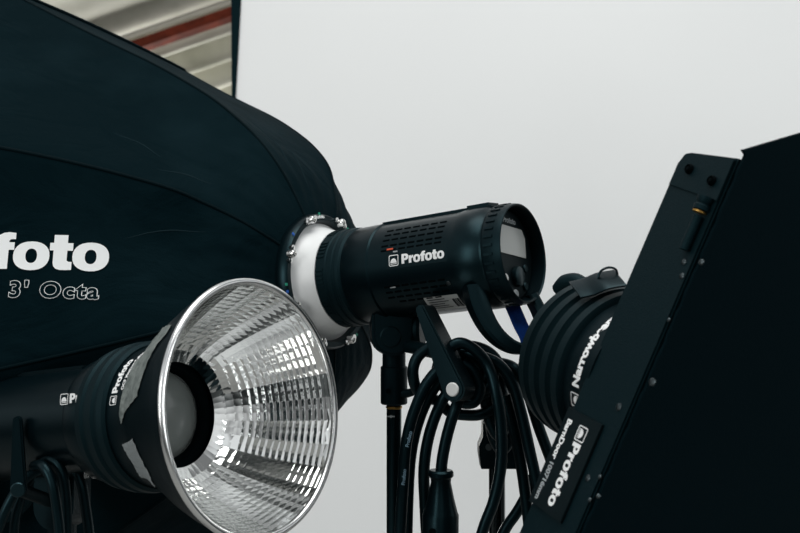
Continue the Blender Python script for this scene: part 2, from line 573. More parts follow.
def lever(t, base, tip, wn, thick=0.012, w0=0.010, w1=0.022):
    """flat tapering tilt lever between two local points; wn = the direction its broad face looks"""
    base = Vector(base); tip = Vector(tip)
    fr = frame(base, wn, (tip - base))
    fr = Matrix.Translation(base) @ fr.to_3x3().to_4x4()
    L = (tip - base).length
    out = [(w1 * math.cos(a), w1 * math.sin(a)) for a in [PI + PI * i / 10 for i in range(11)]]
    out += [(w0 * math.cos(a), L + w0 * math.sin(a)) for a in [PI * i / 8 for i in range(9)]]
    bm = NB(); prism(bm, out, -thick / 2, thick / 2, fr, 0.0022)
    o = obj('tilt_lever', bm, 'plastic2', t)
    bm = NB(); lathe(bm, [(0, 0), (0.0088, 0), (0.0088, 0.002), (0.0076, 0.003), (0, 0.003)], 28, fr @ T(0, 0, thick / 2 - 0.0005))
    return o, bm


def stand(name, label, x, y, ztop, r, m, group, rot=0.3, sockets=True, top=None):
    t = thing(name, label, 'light stand', T(x, y, 0), group)
    zc = ztop
    bm = NB(); cyl(bm, (0, 0, 0.62), (0, 0, zc), r); obj('pole', bm, m, t)
    bm = NB(); cyl(bm, (0, 0, 0.12), (0, 0, 0.72), r * 1.35); obj('lower_tube', bm, 'pole', t)
    bm = NB(); cyl(bm, (0, 0, 0.70), (0, 0, 0.76), r * 1.9); cyl(bm, (r * 1.5, 0, 0.73), (r * 1.5 + 0.03, 0, 0.73), 0.006); obj('clamp_collar', bm, 'plastic2', t)
    bm = NB(); cyl(bm, (0, 0, 0.60), (0, 0, 0.65), r * 2.0); obj('leg_collar', bm, 'plastic2', t)
    for k in range(3):
        a = rot + k * 2 * PI / 3
        c, s = math.cos(a), math.sin(a)
        bm = NB(); tube(bm, [(r * 1.6 * c, r * 1.6 * s, 0.62), (0.46 * c, 0.46 * s, 0.012)], 0.011, 12, 0)
        lg = obj('leg', bm, 'pole', t)
        bm = NB(); lathe(bm, [(0, 0), (0.015, 0), (0.016, 0.02), (0.010, 0.03), (0, 0.03)], 16, T(0.46 * c, 0.46 * s, 0))
        obj('rubber_foot', bm, 'rubber', lg)
    return t


R1 = P(524, 253, 1.42)
F1 = P(343, 279, 1.575)
ax1 = (R1 - F1).normalized()
L1 = (R1 - F1).length
fr1 = frame(F1, ax1)
h1 = thing('flash_head', 'black studio flash head aimed into the big dark softbox, its display facing right', 'flash head', fr1, 'black flash heads')
flash_body(h1, L1)
control_panel(h1, L1)
kk = L1 - 0.293
# maker's label on the side facing the camera
b, wd = logo(0.0130)
bm = wrap(grid_rect(wd + 0.010, 0.025), cside(0.0659, 0.124 + kk, math.radians(181)), 0.01)
pl = obj('name_plate', bm, 'sticker', h1)
b = wrap(b, cside(0.0662, 0.129 + kk, math.radians(178)), 0.003)
obj('logo', b, 'ink', pl)
bm = NB(); box(bm, 0.0012, 0.0022, 0.0095, Matrix.Rotation(math.radians(157.5), 4, 'Z') @ T(0.0664, 0, 0.130 + kk)); obj('red_mark', bm, 'red', h1)
bm = NB(); box(bm, 0.0012, 0.0018, 0.0065, Matrix.Rotation(math.radians(161.5), 4, 'Z') @ T(0.0664, 0, 0.139 + kk))
obj('pale_mark', bm, 'inkgrey', h1); bm = NB(); box(bm, 0.0012, 0.0012, 0.008, Matrix.Rotation(math.radians(202), 4, 'Z') @ T(0.0664, 0, 0.129 + kk)); obj('pale_mark', bm, 'inkgrey', h1)
for (phi, z) in ((206, 0.212), (247, 0.085)):
    bm = NB(); lathe(bm, [(0, 0), (0.0032, 0), (0.0032, 0.0012), (0.0022, 0.0016), (0.0018, 0.0006), (0, 0.0006)], 18, Matrix.Rotation(math.radians(phi), 4, 'Z') @ T(0.0658, 0, z + kk) @ Matrix.Rotation(PI / 2, 4, 'Y'))
    obj('screw', bm, 'hinge', h1)
# rating sticker under the body
bm = wrap(grid_rect(0.062, 0.030), cside(0.0659, 0.166 + kk, math.radians(247)), 0.006)
st = obj('rating_sticker', bm, 'silver', h1)
bl = []
for i in range(9):
    g = grid_rect(0.0012 if i % 3 else 0.002, 0.018, 1, 3); shift(g, 0.040 + i * 0.0022, 0.004); bl.append(g)
for i in range(5):
    g = grid_rect(0.030 - 0.004 * (i % 3), 0.0014, 3, 1); shift(g, 0.004, 0.005 + i * 0.0045); bl.append(g)
obj('sticker_print', wrap(join(*bl), cside(0.0662, 0.166 + kk, math.radians(246)), 0.006), 'sticker', st)


# carrying handle at the rear, a flat curved strap of plastic
def strap(bm, pts, wdir, wd, th, n=8):
    p = catmull(pts, n)
    rows = []
    wdir = Vector(wdir).normalized()
    for i, v in enumerate(p):
        t_ = (p[min(i + 1, len(p) - 1)] - p[max(i - 1, 0)]).normalized()
        nr = t_.cross(wdir).normalized()
        b_ = wdir
        rows.append([bm.verts.new(v + b_ * sx * wd / 2 + nr * sy * (th(i / (len(p) - 1)) if callable(th) else th) / 2) for sx, sy in ((-1, -.6), (-.86, -1), (.86, -1), (1, -.6), (1, .6), (.86, 1), (-.86, 1), (-1, .6))])
    fs = []
    for a, b2 in zip(rows, rows[1:]):
        for k in range(8): fs.append(bm.faces.new((a[k], a[(k + 1) % 8], b2[(k + 1) % 8], b2[k])))
    fs.append(bm.faces.new(rows[0][::-1])); fs.append(bm.faces.new(rows[-1]))
    bmesh.ops.recalc_face_normals(bm, faces=fs)
    return bm


def handle(t, L):
    k = L - 0.293
    bm = NB()
    strap(bm, [(-0.050, -0.034, 0.243 + k), (-0.052, -0.060, 0.247 + k), (-0.050, -0.086, 0.256 + k), (-0.044, -0.106, 0.268 + k), (-0.032, -0.119, 0.282 + k), (-0.012, -0.122, 0.296 + k), (0.010, -0.118, 0.300 + k), (0.026, -0.100, 0.298 + k), (0.030, -0.076, 0.290 + k), (0.030, -0.052, 0.280 + k)], (0.62, 0, -0.78), 0.024, lambda q: 0.027 - 0.014 * min(1, q * 2.0))
    o = obj('handle', bm, 'plastic', t, sharp=22)
    return o


handle(h1, L1)

# tilt bracket under the head
adx = P(391, 338, 1.53)
IL = fr1.inverted()
bm = NB()
fb = frame(adx, (0.12, -1, 0.05))
out = [(0.029 * math.cos(a), 0.005 + 0.029 * math.sin(a)) for a in [PI + PI * i / 14 for i in range(15)]] + [(0.029, 0.042), (-0.029, 0.042)]
prism(bm, out, -0.012, 0.030, fb, 0.004)
br = obj('tilt_bracket', bm, 'plastic2', h1, world=True)
bm = NB(); lathe(bm, [(0, 0), (0.0135, 0), (0.0145, 0.0012), (0.0128, 0.0024), (0, 0.0024)], 32, fb @ T(-0.004, 0.002, 0.0296))
obj('pivot_cap', bm, 'plastic2', br, world=True)
bm = NB(); fc = fb @ T(0.036, 0.010, 0.004)
lathe(bm, [(0, -0.012), (0.026, -0.012), (0.027, -0.008), (0.027, 0.004), (0.024, 0.008), (0, 0.008)], 40, fc @ T(0, 0, 0) @ Matrix.Rotation(math.radians(70), 4, 'Y'))
obj('friction_disc', bm, 'metal', br, world=True)
bm = NB(); cyl(bm, P(394, 366, 1.53), P(394, 404, 1.53), 0.0185, 32); cyl(bm, P(394, 352, 1.53), P(394, 368, 1.53), 0.016, 32)
obj('stand_socket', bm, 'plastic2', h1, world=True)
bm = NB(); cyl(bm, P(388, 391, 1.512), P(388, 391, 1.506), 0.0035, 16); obj('socket_screw', bm, 'slot', h1, world=True)
bm = NB(); tube(bm, [P(402, 394, 1.52), P(412, 392, 1.51), P(417, 386, 1.505)], lambda t_: 0.0065 - 0.002 * t_, 14); obj('socket_knob', bm, 'plastic2', h1, world=True)
bm = NB(); cyl(bm, P(402, 345, 1.53), P(436, 352, 1.42), 0.009); obj('lever_shaft', bm, 'metal', h1, world=True)
lv, bb = lever(h1, IL @ P(459, 389, 1.400), IL @ P(420, 311, 1.415), IL.to_3x3() @ Vector((-0.50, -0.86, 0.06)), 0.034, 0.0068, 0.0155)
obj('lever_button', bb, 'button', lv, label='white round button cap')

sx = P(394, 420, 1.53)
s1 = stand('light_stand', 'black pole stand with brass ring holding up the middle flash head', sx.x, sx.y, P(0, 400, 1.53).z, 0.0103, 'pole', 'black light stands')
IB = FR[s1.name].inverted()
bm = NB(); cyl(bm, P(394, 408.5, 1.53), P(394, 405.5, 1.53), 0.0112); obj('brass_ring', bm, 'brass', s1, world=True)
bm = NB(); box(bm, 0.010, 0.0006, 0.0018, T(*P(391, 416.5, 1.5192))); box(bm, 0.0018, 0.0006, 0.004, T(*P(391, 416.5, 1.5191))); obj('pole_mark', bm, 'inkgrey', s1, world=True)

# ------------------------------------------------------------------ octagonal softbox
a1 = -ax1
S1 = F1 + a1 * 0.040
frs = frame(S1, a1)
sb = thing('softbox', "large black octagonal softbox reading 3' Octa behind the middle flash head", 'softbox', frs)
PROF = [(0.090, 0.000), (0.122, 0.008), (0.162, 0.022), (0.205, 0.043), (0.247, 0.073), (0.286, 0.112), (0.325, 0.160), (0.368, 0.220), (0.416, 0.295), (0.468, 0.375), (0.522, 0.455), (0.556, 0.505)]
# local: camera side? x = UP x z
loc_cam = frs.inverted().to_3x3() @ Vector((-0.51, -0.85, 0))
SG = 1 if loc_cam.x > 0 else -1     # local x sign that looks to the camera's left side
ROD0 = math.radians(12)


def prof_at(t):
    f = t * (len(PROF) - 1); i = min(int(f), len(PROF) - 2); f -= i
    p0 = PROF[max(i - 1, 0)]; p1 = PROF[i]; p2 = PROF[i + 1]; p3 = PROF[min(i + 2, len(PROF) - 1)]
    g = lambda a, b, c, d: 0.5 * (2 * b + (c - a) * f + (2 * a - 5 * b + 4 * c - d) * f * f + (3 * b - a - 3 * c + d) * f ** 3)
    return g(p0[0], p1[0], p2[0], p3[0]), g(p0[1], p1[1], p2[1], p3[1])


def shell(theta, t, off=0.0):
    """theta from local up towards the camera's left; returns local point"""
    r, z = prof_at(t)
    s = ((theta - ROD0) / (PI / 4)) % 1.0
    d = (s - 0.5) * PI / 4
    chord = math.cos(PI / 8) / math.cos(d)
    k = min(1.0, max(0, (r - 0.09) / 0.16))
    sag = 0.010 * math.sin(PI * s) * math.sin(PI * t)
    wr = 0.0016 * math.sin(t * 31 + theta * 9) * math.sin(theta * 21 + t * 7) * k + 0.0022 * math.sin(theta * 37 + 3 * math.sin(t * 9)) * k * (1 - t) * 0.8
    rr = r * (1 - k + k * (0.12 + 0.88 * chord)) - sag * k + wr + off
    return Vector((SG * rr * math.sin(theta), rr * math.cos(theta), z + wr * 1.5 - 0.5 * off + sag * 0.5 * k))


bm = NB()
NT, NR = 192, 60
rows = []
for j in range(NR + 1):
    rows.append([bm.verts.new(shell(2 * PI * i / NT + ROD0, j / NR)) for i in range(NT)])
zr = PROF[-1][1]
lip = []
for (dr, dz) in ((0.004, 0.004), (0.004, 0.055), (-0.004, 0.058), (-0.008, 0.050)):
    lip.append([bm.verts.new(v.co + Vector((v.co.x, v.co.y, 0)).normalized() * dr + Vector((0, 0, dz))) for v in rows[-1]])
rows += lip
for a, b in zip(rows, rows[1:]):
    for i in range(NT): bm.faces.new((a[i], a[(i + 1) % NT], b[(i + 1) % NT], b[i]))
bmesh.ops.recalc_face_normals(bm, faces=bm.faces)
wb = bm.copy(); bmesh.ops.transform(wb, matrix=frs, verts=wb.verts)
BV = BVHTree.FromBMesh(wb); wb.free()
obj('fabric_shell', bm, 'fabric', sb, sharp=60)
for k in range(8):
    th = ROD0 + k * PI / 4
    bm = NB(); tube(bm, [shell(th, 0.02 + 0.98 * j / 26, -0.0010) for j in range(27)], 0.0026, 10, 2)
    obj('rib_seam', bm, 'seam', sb)
# worn, dusty folds in the cloth
for (d0, ta, d1_, tb, rr) in ((46, 0.30, 50, 0.44, 0.0012), (44, 0.42, 40, 0.60, 0.0008), (2, 0.14, -8, 0.52, 0.0013), (-6, 0.12, -14, 0.44, 0.0011), (6, 0.2, 3, 0.5, 0.0009), (66, 0.24, 74, 0.5, 0.0009)):
    bm = NB(); tube(bm, [shell(math.radians(d0 + (d1_ - d0) * j / 9 + 0.5 * math.sin(j)), ta + (tb - ta) * j / 9, -0.0004) for j in range(10)], lambda q, rr=rr: rr * (0.15 + math.sin(PI * q)), 8, 4)
    obj('fabric_fold', bm, 'dusty', sb)
bm = NB(); tube(bm, [shell(2 * PI * i / 96 + ROD0, 1.0, 0.003) + Vector((0, 0, 0.003)) for i in range(97)], 0.0035, 8, 0); obj('rim_piping', bm, 'seam', sb)
bm = NB()
vs = [bm.verts.new(shell(2 * PI * i / 64 + ROD0, 1.0) * 0.985 + Vector((0, 0, 0.035))) for i in range(64)]
c_ = bm.verts.new((0, 0, zr + 0.03))
for i in range(64): bm.faces.new((vs[i], vs[(i + 1) % 64], c_))
obj('front_diffuser', bm, 'diffuser', sb)
# speed ring: white conical sleeve and black flange with clips
bm = NB()
lathe(bm, [(0.064, -0.042), (0.0690, -0.042), (0.0700, -0.036), (0.0725, -0.026), (0.0775, -0.013), (0.0850, -0.006), (0.0880, -0.004), (0.0880, 0.0), (0.060, 0.0)], 72, close=True)
ring = obj('speed_ring', bm, 'white', sb, label='white ring sleeve')
bm = NB()
lathe(bm, [(0.0845, -0.010), (0.0875, -0.016), (0.0945, -0.016), (0.0975, -0.011), (0.0985, 0.002), (0.096, 0.010), (0.0845, 0.010)], 72, close=True)
fl = obj('ring_flange', bm, 'plastic', sb)


def onring(th, r, z):
    return Vector((SG * r * math.sin(th), r * math.cos(th), z))


for d in (21, -24, 66, 111, 156, 201, 246, -69):
    th = math.radians(d)
    bm = NB(); lathe(bm, [(0, 0), (0.0060, 0), (0.0056, 0.003), (0.0056, 0.008), (0.0046, 0.010), (0.0028, 0.0105), (0.0026, 0.008), (0, 0.008)], 20, T(*onring(th, 0.0925, -0.015)) @ Matrix.Rotation(PI, 4, 'X'))
    tg = Vector((SG * math.cos(th), -math.sin(th), 0))
    for s_ in (-1, 1):
        lathe(bm, [(0, 0), (0.0035, 0), (0.0038, 0.005), (0, 0.006)], 12, T(*(onring(th, 0.0925, -0.015) + tg * 0.010 * s_)) @ Matrix.Rotation(PI, 4, 'X'))
    obj('rod_socket', bm, 'chrome', fl)
for d, m_ in ((4, 'green'), (47, 'bluem'), (-38, 'green'), (-46, 'bluem'), (92, 'green'), (98, 'bluem'), (150, 'green'), (205, 'green'), (215, 'green')):
    th = math.radians(d)
    bm = NB(); box(bm, 0.0042, 0.0075, 0.0016, T(*onring(th, 0.0955, -0.0146)) @ Matrix.Rotation(-SG * th, 4, 'Z'), 0.0004)
    obj('colour_mark', bm, m_, fl, label='%s index mark' % ('green' if m_ == 'green' else 'blue'))
b, wd = word('Profoto', 0.0048)
f0 = math.radians(6)
ringtxt = lambda u, v: onring(f0 + SG0 * (u - wd / 2) / 0.093, 0.0905 + v, -0.0166)
SG0 = -1
obj('ring_logo', wrap(b, ringtxt, 0.003), 'ink', fl)

# print on the panel
def surf_print(bmx, px, py, rise, mname, name, parent, maxlen=0.012, off=0.0012):
    d = (P(px, py, 1.0) - cam.location).normalized()
    hit, n, idx, dist = BV.ray_cast(cam.location, d)
    if n.dot(d) > 0: n = -n
    # average panel normal
    acc = Vector()
    for du in (-0.05, 0, 0.05):
        for dv in (-0.03, 0, 0.03):
            h, m_, _, _ = BV.ray_cast(cam.location, (hit + Vector((du, 0, dv)) - cam.location).normalized())
            if h is not None:
                acc += m_ if m_.dot(d) < 0 else -m_
    n = acc.normalized()
    rt = (-a1 - n * (-a1).dot(n)).normalized()
    u_ = n.cross(rt)
    if u_.z < 0: u_ = -u_
    rt2 = rt * math.cos(rise) + u_ * math.sin(rise); u2 = -rt * math.sin(rise) + u_ * math.cos(rise)

    def fn(u, v):
        p = hit + rt2 * u + u2 * v
        h, _, _, _ = BV.ray_cast(p + n * 0.06, -n)
        return (h if h is not None else p) + n * off
    return obj(name, wrap(bmx, fn, maxlen), mname, parent, world=True, flat=True)


TS = 0.060
b, wd = word('Profoto', TS)
shift(b, -wd, 0)
bmesh.ops.scale(b, vec=(0.93, 0.80, 1), verts=b.verts)
lg = surf_print(b, 108, 271, 0.0, 'ink', 'brand_logo', sb)
b, wd = text("3' Octa", 0.036, 0.05, 1.15)
shift(b, -wd, 0)
bmesh.ops.scale(b, vec=(0.94, 0.82, 1), verts=b.verts)
lg2 = surf_print(b, 99, 299, 0.03, 'ink', 'size_print', sb)
b, wd2 = text("3' Octa", 0.036, 0.022, 1.15)
shift(b, -wd, 0)
bmesh.ops.scale(b, vec=(0.94, 0.82, 1), verts=b.verts)
surf_print(b, 99, 299, 0.03, 'fabric', 'print_fill', lg2, off=0.0020)

# ------------------------------------------------------------------ second flash head and its wide reflector
MC = P(256, 408.5, 1.208)
NC = P(177.5, 414.5, 1.274)
ax2 = (MC - NC).normalized()             # towards the opening
D2 = (MC - NC).length
frm = frame(MC, ax2)
mg = thing('magnum_reflector', 'round silver faceted dish reflector with taped black shell, opening towards the right', 'reflector', frm)
RO = 0.1388
inner = []
NRING, NSEG = 17, 60
r0 = 0.0605


def bowl(t):
    z = -D2 + D2 * t
    r = r0 + (RO - 0.002 - r0) * (t ** 0.62)
    return r, z


bm = NB()
rws = []
cj = [random.uniform(-1, 1) * 0.008 for _ in range(NSEG)]
for j in range(NRING + 1):
    r, z = bowl(j / NRING)
    rws.append([(r * (1 + (cj[i] + random.uniform(-1, 1) * 0.0007) * (0 if j in (0, NRING) else 1)), z, 2 * PI * i / NSEG) for i in range(NSEG)])
pv = [[bm.verts.new((r * math.cos(a), r * math.sin(a), z)) for r, z, a in row] for row in rws]
fs = []
for j in range(NRING):
    for i in range(NSEG):
        q = [pv[j][i], pv[j][(i + 1) % NSEG], pv[j + 1][(i + 1) % NSEG], pv[j + 1][i]]
        c = sum((v.co for v in q), Vector()) / 4
        nrm = Vector((-c.x, -c.y, 0.10)).normalized()
        tn = Vector((-c.y, c.x, 0)).normalized()
        side = (q[1].co - q[0].co).length
        jit = random.uniform(-1, 1)
        # shallow convex pillow on every facet
        g = {}
        N = 4
        for aa in range(N + 1):
            for bb_ in range(N + 1):
                if (aa in (0, N)) and (bb_ in (0, N)):
                    g[aa, bb_] = q[{(0, 0): 0, (N, 0): 1, (N, N): 2, (0, N): 3}[aa, bb_]]; continue
                u, v = aa / N, bb_ / N
                p = (q[0].co * (1 - u) + q[1].co * u) * (1 - v) + (q[3].co * (1 - u) + q[2].co * u) * v
                bulge = (1 - (2 * u - 1) ** 2) * 0.006 * side + (1 - (2 * v - 1) ** 2) * 0.016 * side + jit * (u - 0.5) * u * (1 - u) * side * 0
                g[aa, bb_] = bm.verts.new(p + nrm * bulge)
        for aa in range(N):
            for bb_ in range(N):
                fs.append(bm.faces.new((g[aa, bb_], g[aa + 1, bb_], g[aa + 1, bb_ + 1], g[aa, bb_ + 1])))
bmesh.ops.recalc_face_normals(bm, faces=fs)
dish = obj('faceted_dish', bm, 'mirror', mg, sharp=9)
bm = NB()
tube(bm, [(RO * math.cos(2 * PI * i / 96), RO * math.sin(2 * PI * i / 96), 0) for i in range(97)], 0.0042, 12, 0)
obj('rim', bm, 'alu', mg, label='polished rolled rim')
OUT = [(RO + 0.0005, -0.002), (0.1375, -0.012), (0.131, -0.030), (0.121, -0.052), (0.108, -0.076), (0.096, -0.096), (0.088, -0.110), (0.084, -0.120), (0.0815, -0.135), (0.0815, -0.150)]


def out_r(z):
    for (ra, za), (rb, zb) in zip(OUT, OUT[1:]):
        if za >= z >= zb: return ra + (rb - ra) * (za - z) / (za - zb)
    return OUT[-1][0]


bm = NB(); lathe(bm, OUT + [(0.070, -0.150), (0.070, -D2 - 0.004), (r0 + 0.002, -D2 - 0.003), (r0, -D2), (0.0855 - 0.003, -0.105), (RO - 0.003, -0.002)][:4] + [(r0 + 0.012, -D2 + 0.0)] + [(bowl(j / 8)[0] + 0.0045, bowl(j / 8)[1]) for j in range(2, 9)], 96, close=True)
sh = obj('outer_shell', bm, 'plastic2', mg)
bm = NB()
lathe(bm, [(0.072, -0.146), (0.0835, -0.146), (0.0870, -0.149), (0.0880, -0.156), (0.0850, -0.159), (0.0850, -0.163), (0.0880, -0.166), (0.0870, -0.176), (0.083, -0.180), (0.083, -0.184), (0.0855, -0.187), (0.0835, -0.197), (0.078, -0.199), (0.072, -0.199)], 80, close=True)
obj('rubber_collar', bm, 'rubber', mg)
# camera-facing angle on the shell: local direction towards the camera
cl = frm.inverted().to_3x3() @ (cam.location - MC)
PH = math.atan2(cl.y, cl.x)


def onshell(ang, z, off=0.0006):
    r = out_r(z) + off
    return Vector((r * math.cos(ang), r * math.sin(ang), z))


# find the local angle that looks left-up on screen
lf = frm.inverted().to_3x3() @ Vector((-0.75, -0.66, 0.0))
PHL = math.atan2(lf.y, lf.x)
sgn = 1 if (frm.to_3x3() @ Vector((-math.sin(PHL), math.cos(PHL), 0))).z > 0 else -1


def shell_map(dphi, z0, rotq=0.0, off=0.0008):
    """u runs up round the shell, v along the axis away from the rim"""
    def fn(u, v):
        z = z0 - v
        r = out_r(z)
        return onshell(PHL + sgn * (dphi + u / 0.088), z, off)
    return fn


b, wd = logo(0.0098, 0.3)
ln = [b]
obj('shell_logo', wrap(b, shell_map(math.radians(12), -0.130), 0.003), 'ink', sh)
b, wd = text('OCF Magnum Reflector', 0.0066, 0.035)
shift(b, 0.017, 0)
obj('shell_print', wrap(b, shell_map(math.radians(12), -0.1205), 0.003), 'ink', sh)
# tapes: irregular strips over the shell
def tape(name, px, m_, lab):
    tmp = bmesh.new(); tmp.from_mesh(sh.data); bmesh.ops.transform(tmp, matrix=frm, verts=tmp.verts)
    bv = BVHTree.FromBMesh(tmp); tmp.free()
    ol = []
    for x, y in px:
        h, _, _, _ = bv.ray_cast(cam.location, (P(x, y, 1) - cam.location).normalized())
        if h is None: continue
        q = frm.inverted() @ h
        ol.append((((math.atan2(q.y, q.x) - PHL + PI) % (2 * PI) - PI) * 0.1, -q.z))
    bm = wrap(fill2d([ol]), lambda u, v: onshell(PHL + u * 10, -v, 0.0016 + 0.0007 * math.sin(u * 700) * math.sin(v * 260)), 0.005)
    r2 = bmesh.ops.extrude_face_region(bm, geom=bm.faces[:])
    bmesh.ops.scale(bm, vec=(0.9985, 0.9985, 1.0), verts=[g for g in r2['geom'] if isinstance(g, bmesh.types.BMVert)])
    return obj(name, bm, m_, sh, label=lab)


tape('tape_strip', [(172, 326), (167, 335), (161, 341), (151, 357), (143, 378), (138, 396), (132, 404), (126, 411), (122, 424), (120, 414), (124, 391), (130, 375), (137, 361), (151, 341), (164, 329)], 'tape', 'wrinkled grey tape patch')
tape('tape_strip', [(123, 444), (133.5, 438), (141.5, 457), (150, 473), (156, 486), (149.5, 489), (142, 477), (134, 463)], 'tape2', 'narrow grey tape strip')

# the head behind it
L2 = 0.345
h2o = MC - ax2 * 0.150
fr2 = frame(h2o, -ax2)
h2 = thing('flash_head', 'black flash head behind the taped dish reflector, cut by the left edge', 'flash head', fr2, 'black flash heads')
flash_body(h2, L2); control_panel(h2, L2); handle(h2, L2)
bm = NB(); lathe(bm, [(0.0, -0.014), (0.012, -0.0136), (0.026, -0.0115), (0.040, -0.007), (0.050, 0.0), (0.0515, 0.004), (0.0515, 0.03), (0, 0.03)], 56, T(0, 0, -0.012)); obj('flash_glass', bm, 'glass', h2)
bm = NB(); lathe(bm, [(0.0520, 0.018), (0.0520, -0.014), (0.0560, -0.020), (0.0625, -0.022), (0.0625, 0.018)], 56, close=True); obj('glass_collar', bm, 'slot', h2)
lf2 = fr2.inverted().to_3x3() @ Vector((-0.55, -0.83, 0.0))
PH2 = math.atan2(lf2.y, lf2.x)
sg2 = 1 if (fr2.to_3x3() @ Vector((-math.sin(PH2), math.cos(PH2), 0))).z > 0 else -1
bm = NB(); lathe(bm, [(0.0655, 0.046), (0.0735, 0.047), (0.0745, 0.049), (0.0745, 0.076), (0.0735, 0.080), (0.0655, 0.082)], 72, close=True); obj('front_band', bm, 'plastic', h2)
b, wd = logo(0.0120, 0.2)
obj('logo', wrap(b, lambda u, v: Vector((0.0749 * math.cos(PH2 + sg2 * (0.06 + v / 0.0745)), 0.0749 * math.sin(PH2 + sg2 * (0.34 + v / 0.0745)), 0.0795 - u)), 0.003), 'ink', h2)
# bracket, lever and stand below
b2 = P(62, 505, 1.42)
bm = NB(); fb2 = frame(b2, (-0.35, -1, 0.05))
prism(bm, [(0.030 * math.cos(a), 0.0 + 0.030 * math.sin(a)) for a in [PI + PI * i / 14 for i in range(15)]] + [(0.030, 0.055), (-0.030, 0.055)], -0.022, 0.022, fb2, 0.004)
obj('tilt_bracket', bm, 'plastic2', h2, world=True)
bm = NB(); cyl(bm, b2 + Vector((0, 0, -0.02)), b2 + Vector((0, 0, -0.085)), 0.0185, 32); obj('stand_socket', bm, 'plastic2', h2, world=True)
I2 = fr2.inverted()
bm = NB(); cyl(bm, b2, P(17, 489, 1.33), 0.008); obj('lever_shaft', bm, 'metal', h2, world=True)
lv2, bb = lever(h2, I2 @ P(19, 489, 1.315), I2 @ P(19, 420, 1.325), I2.to_3x3() @ Vector((0.15, -1, 0.03)), 0.012, 0.0050, 0.0095)
obj('lever_button', bb, 'knob', lv2)
bm = NB(); lathe(bm, [(0, 0), (0.003, 0), (0.003, 0.010), (0, 0.010)], 12, T(*P(86, 478, 1.30))); lathe(bm, [(0, 0), (0.0045, 0), (0.0045, 0.008), (0, 0.008)], 12, T(*P(95, 478, 1.30)))
obj('lock_pin', bm, 'chrome', mg, world=True)
stand('light_stand', 'black stand under the flash head at the left edge', b2.x, b2.y, b2.z - 0.03, 0.0103, 'pole', 'black light stands', 0.9)

# cords hanging under that head
CR = 0.0062
c2 = thing('power_cable', 'black cords hanging in loops at the bottom left corner', 'cable', T(*P(40, 533, 1.33)), 'black cables')
for pts in (
        [(40, 462, 1.34), (50, 459, 1.32), (61, 470, 1.31), (66, 495, 1.31), (67, 533, 1.31), (66, 600, 1.31)],
        [(34, 466, 1.33), (43, 466, 1.30), (52, 482, 1.29), (57, 510, 1.29), (60, 540, 1.29), (62, 600, 1.29)],
        [(58, 462, 1.35), (70, 462, 1.34), (81, 482, 1.33), (86, 510, 1.33), (90, 545, 1.33), (92, 600, 1.33)],
        [(40, 470, 1.36), (24, 480, 1.35), (8, 505, 1.34), (-4, 535, 1.34)],
        [(30, 480, 1.37), (20, 500, 1.36), (14, 533, 1.36), (12, 600, 1.36)]):
    bm = NB(); tube(bm, [P(*p) for p in pts], CR, 14); obj('cable_loop', bm, 'cable', c2, world=True)

# ------------------------------------------------------------------ coiled cable on the middle head's lever
c1 = thing('power_cable', 'coil of thick black cord hung on the lever below the middle flash head', 'cable', T(*P(470, 400, 1.42)), 'black cables')
R_ = 0.0074
loops = [
    [(446, 343, 1.43), (430, 347, 1.43), (417, 358, 1.43), (413, 374, 1.43), (419, 392, 1.44), (440, 402, 1.45)],
    [(472, 352, 1.475), (448, 362, 1.425), (428, 382, 1.42), (414, 412, 1.42), (406, 445, 1.42), (403, 485, 1.42), (400, 540, 1.42), (397, 640, 1.42)],
    [(476, 360, 1.48), (452, 368, 1.44), (433, 390, 1.44), (419, 420, 1.44), (411, 455, 1.44), (408, 500, 1.44), (407, 560, 1.44), (409, 640, 1.44)],
    [(474, 376, 1.475), (450, 390, 1.43), (437, 412, 1.43), (428, 440, 1.43), (424, 470, 1.43), (425, 505, 1.44), (428, 560, 1.45)],
    [(482, 368, 1.475), (467, 384, 1.43), (456, 407, 1.41), (448, 432, 1.41), (443, 455, 1.41), (441, 472, 1.41)],
    [(444, 352, 1.42), (459, 343, 1.42), (475, 350, 1.42), (488, 366, 1.42), (496, 392, 1.41), (501, 425, 1.41), (501, 465, 1.41), (494, 500, 1.41), (483, 530, 1.41), (470, 580, 1.41)],
    [(462, 352, 1.44), (480, 356, 1.43), (498, 364, 1.43), (512, 382, 1.43), (521, 412, 1.43), (530, 452, 1.43), (538, 490, 1.43), (545, 540, 1.43)],
    [(476, 362, 1.46), (500, 363, 1.46), (516, 370, 1.45), (528, 394, 1.45), (538, 425, 1.45), (549, 455, 1.45), (562, 490, 1.45)],
    [(505, 395, 1.44), (514, 430, 1.44), (521, 465, 1.44), (526, 500, 1.44), (531, 545, 1.44)],
    [(536, 470, 1.47), (528, 492, 1.47), (517, 512, 1.47), (506, 528, 1.47), (492, 556, 1.47)],
    [(440, 402, 1.45), (450, 412, 1.45), (465, 415, 1.45), (482, 414, 1.45), (500, 404, 1.46)],
    [(456, 352, 1.45), (472, 360, 1.45), (486, 378, 1.45), (486, 392, 1.45), (470, 400, 1.45), (452, 395, 1.45)],
    [(462, 362, 1.43), (474, 372, 1.43), (480, 388, 1.43), (474, 402, 1.43), (460, 402, 1.43), (450, 392, 1.43)],
    [(478, 356, 1.475), (496, 376, 1.475), (508, 410, 1.475), (510, 436, 1.475), (502, 450, 1.475), (493, 436, 1.475), (489, 405, 1.475), (484, 380, 1.475)],
    [(470, 356, 1.465), (490, 368, 1.465), (502, 392, 1.462), (506, 420, 1.46), (499, 436, 1.46), (490, 422, 1.46), (484, 396, 1.462)],
]
for lp in loops:
    bm = NB(); tube(bm, [P(*p) for p in lp], R_, 16); lo = obj('cable_loop', bm, 'cable', c1, world=True)
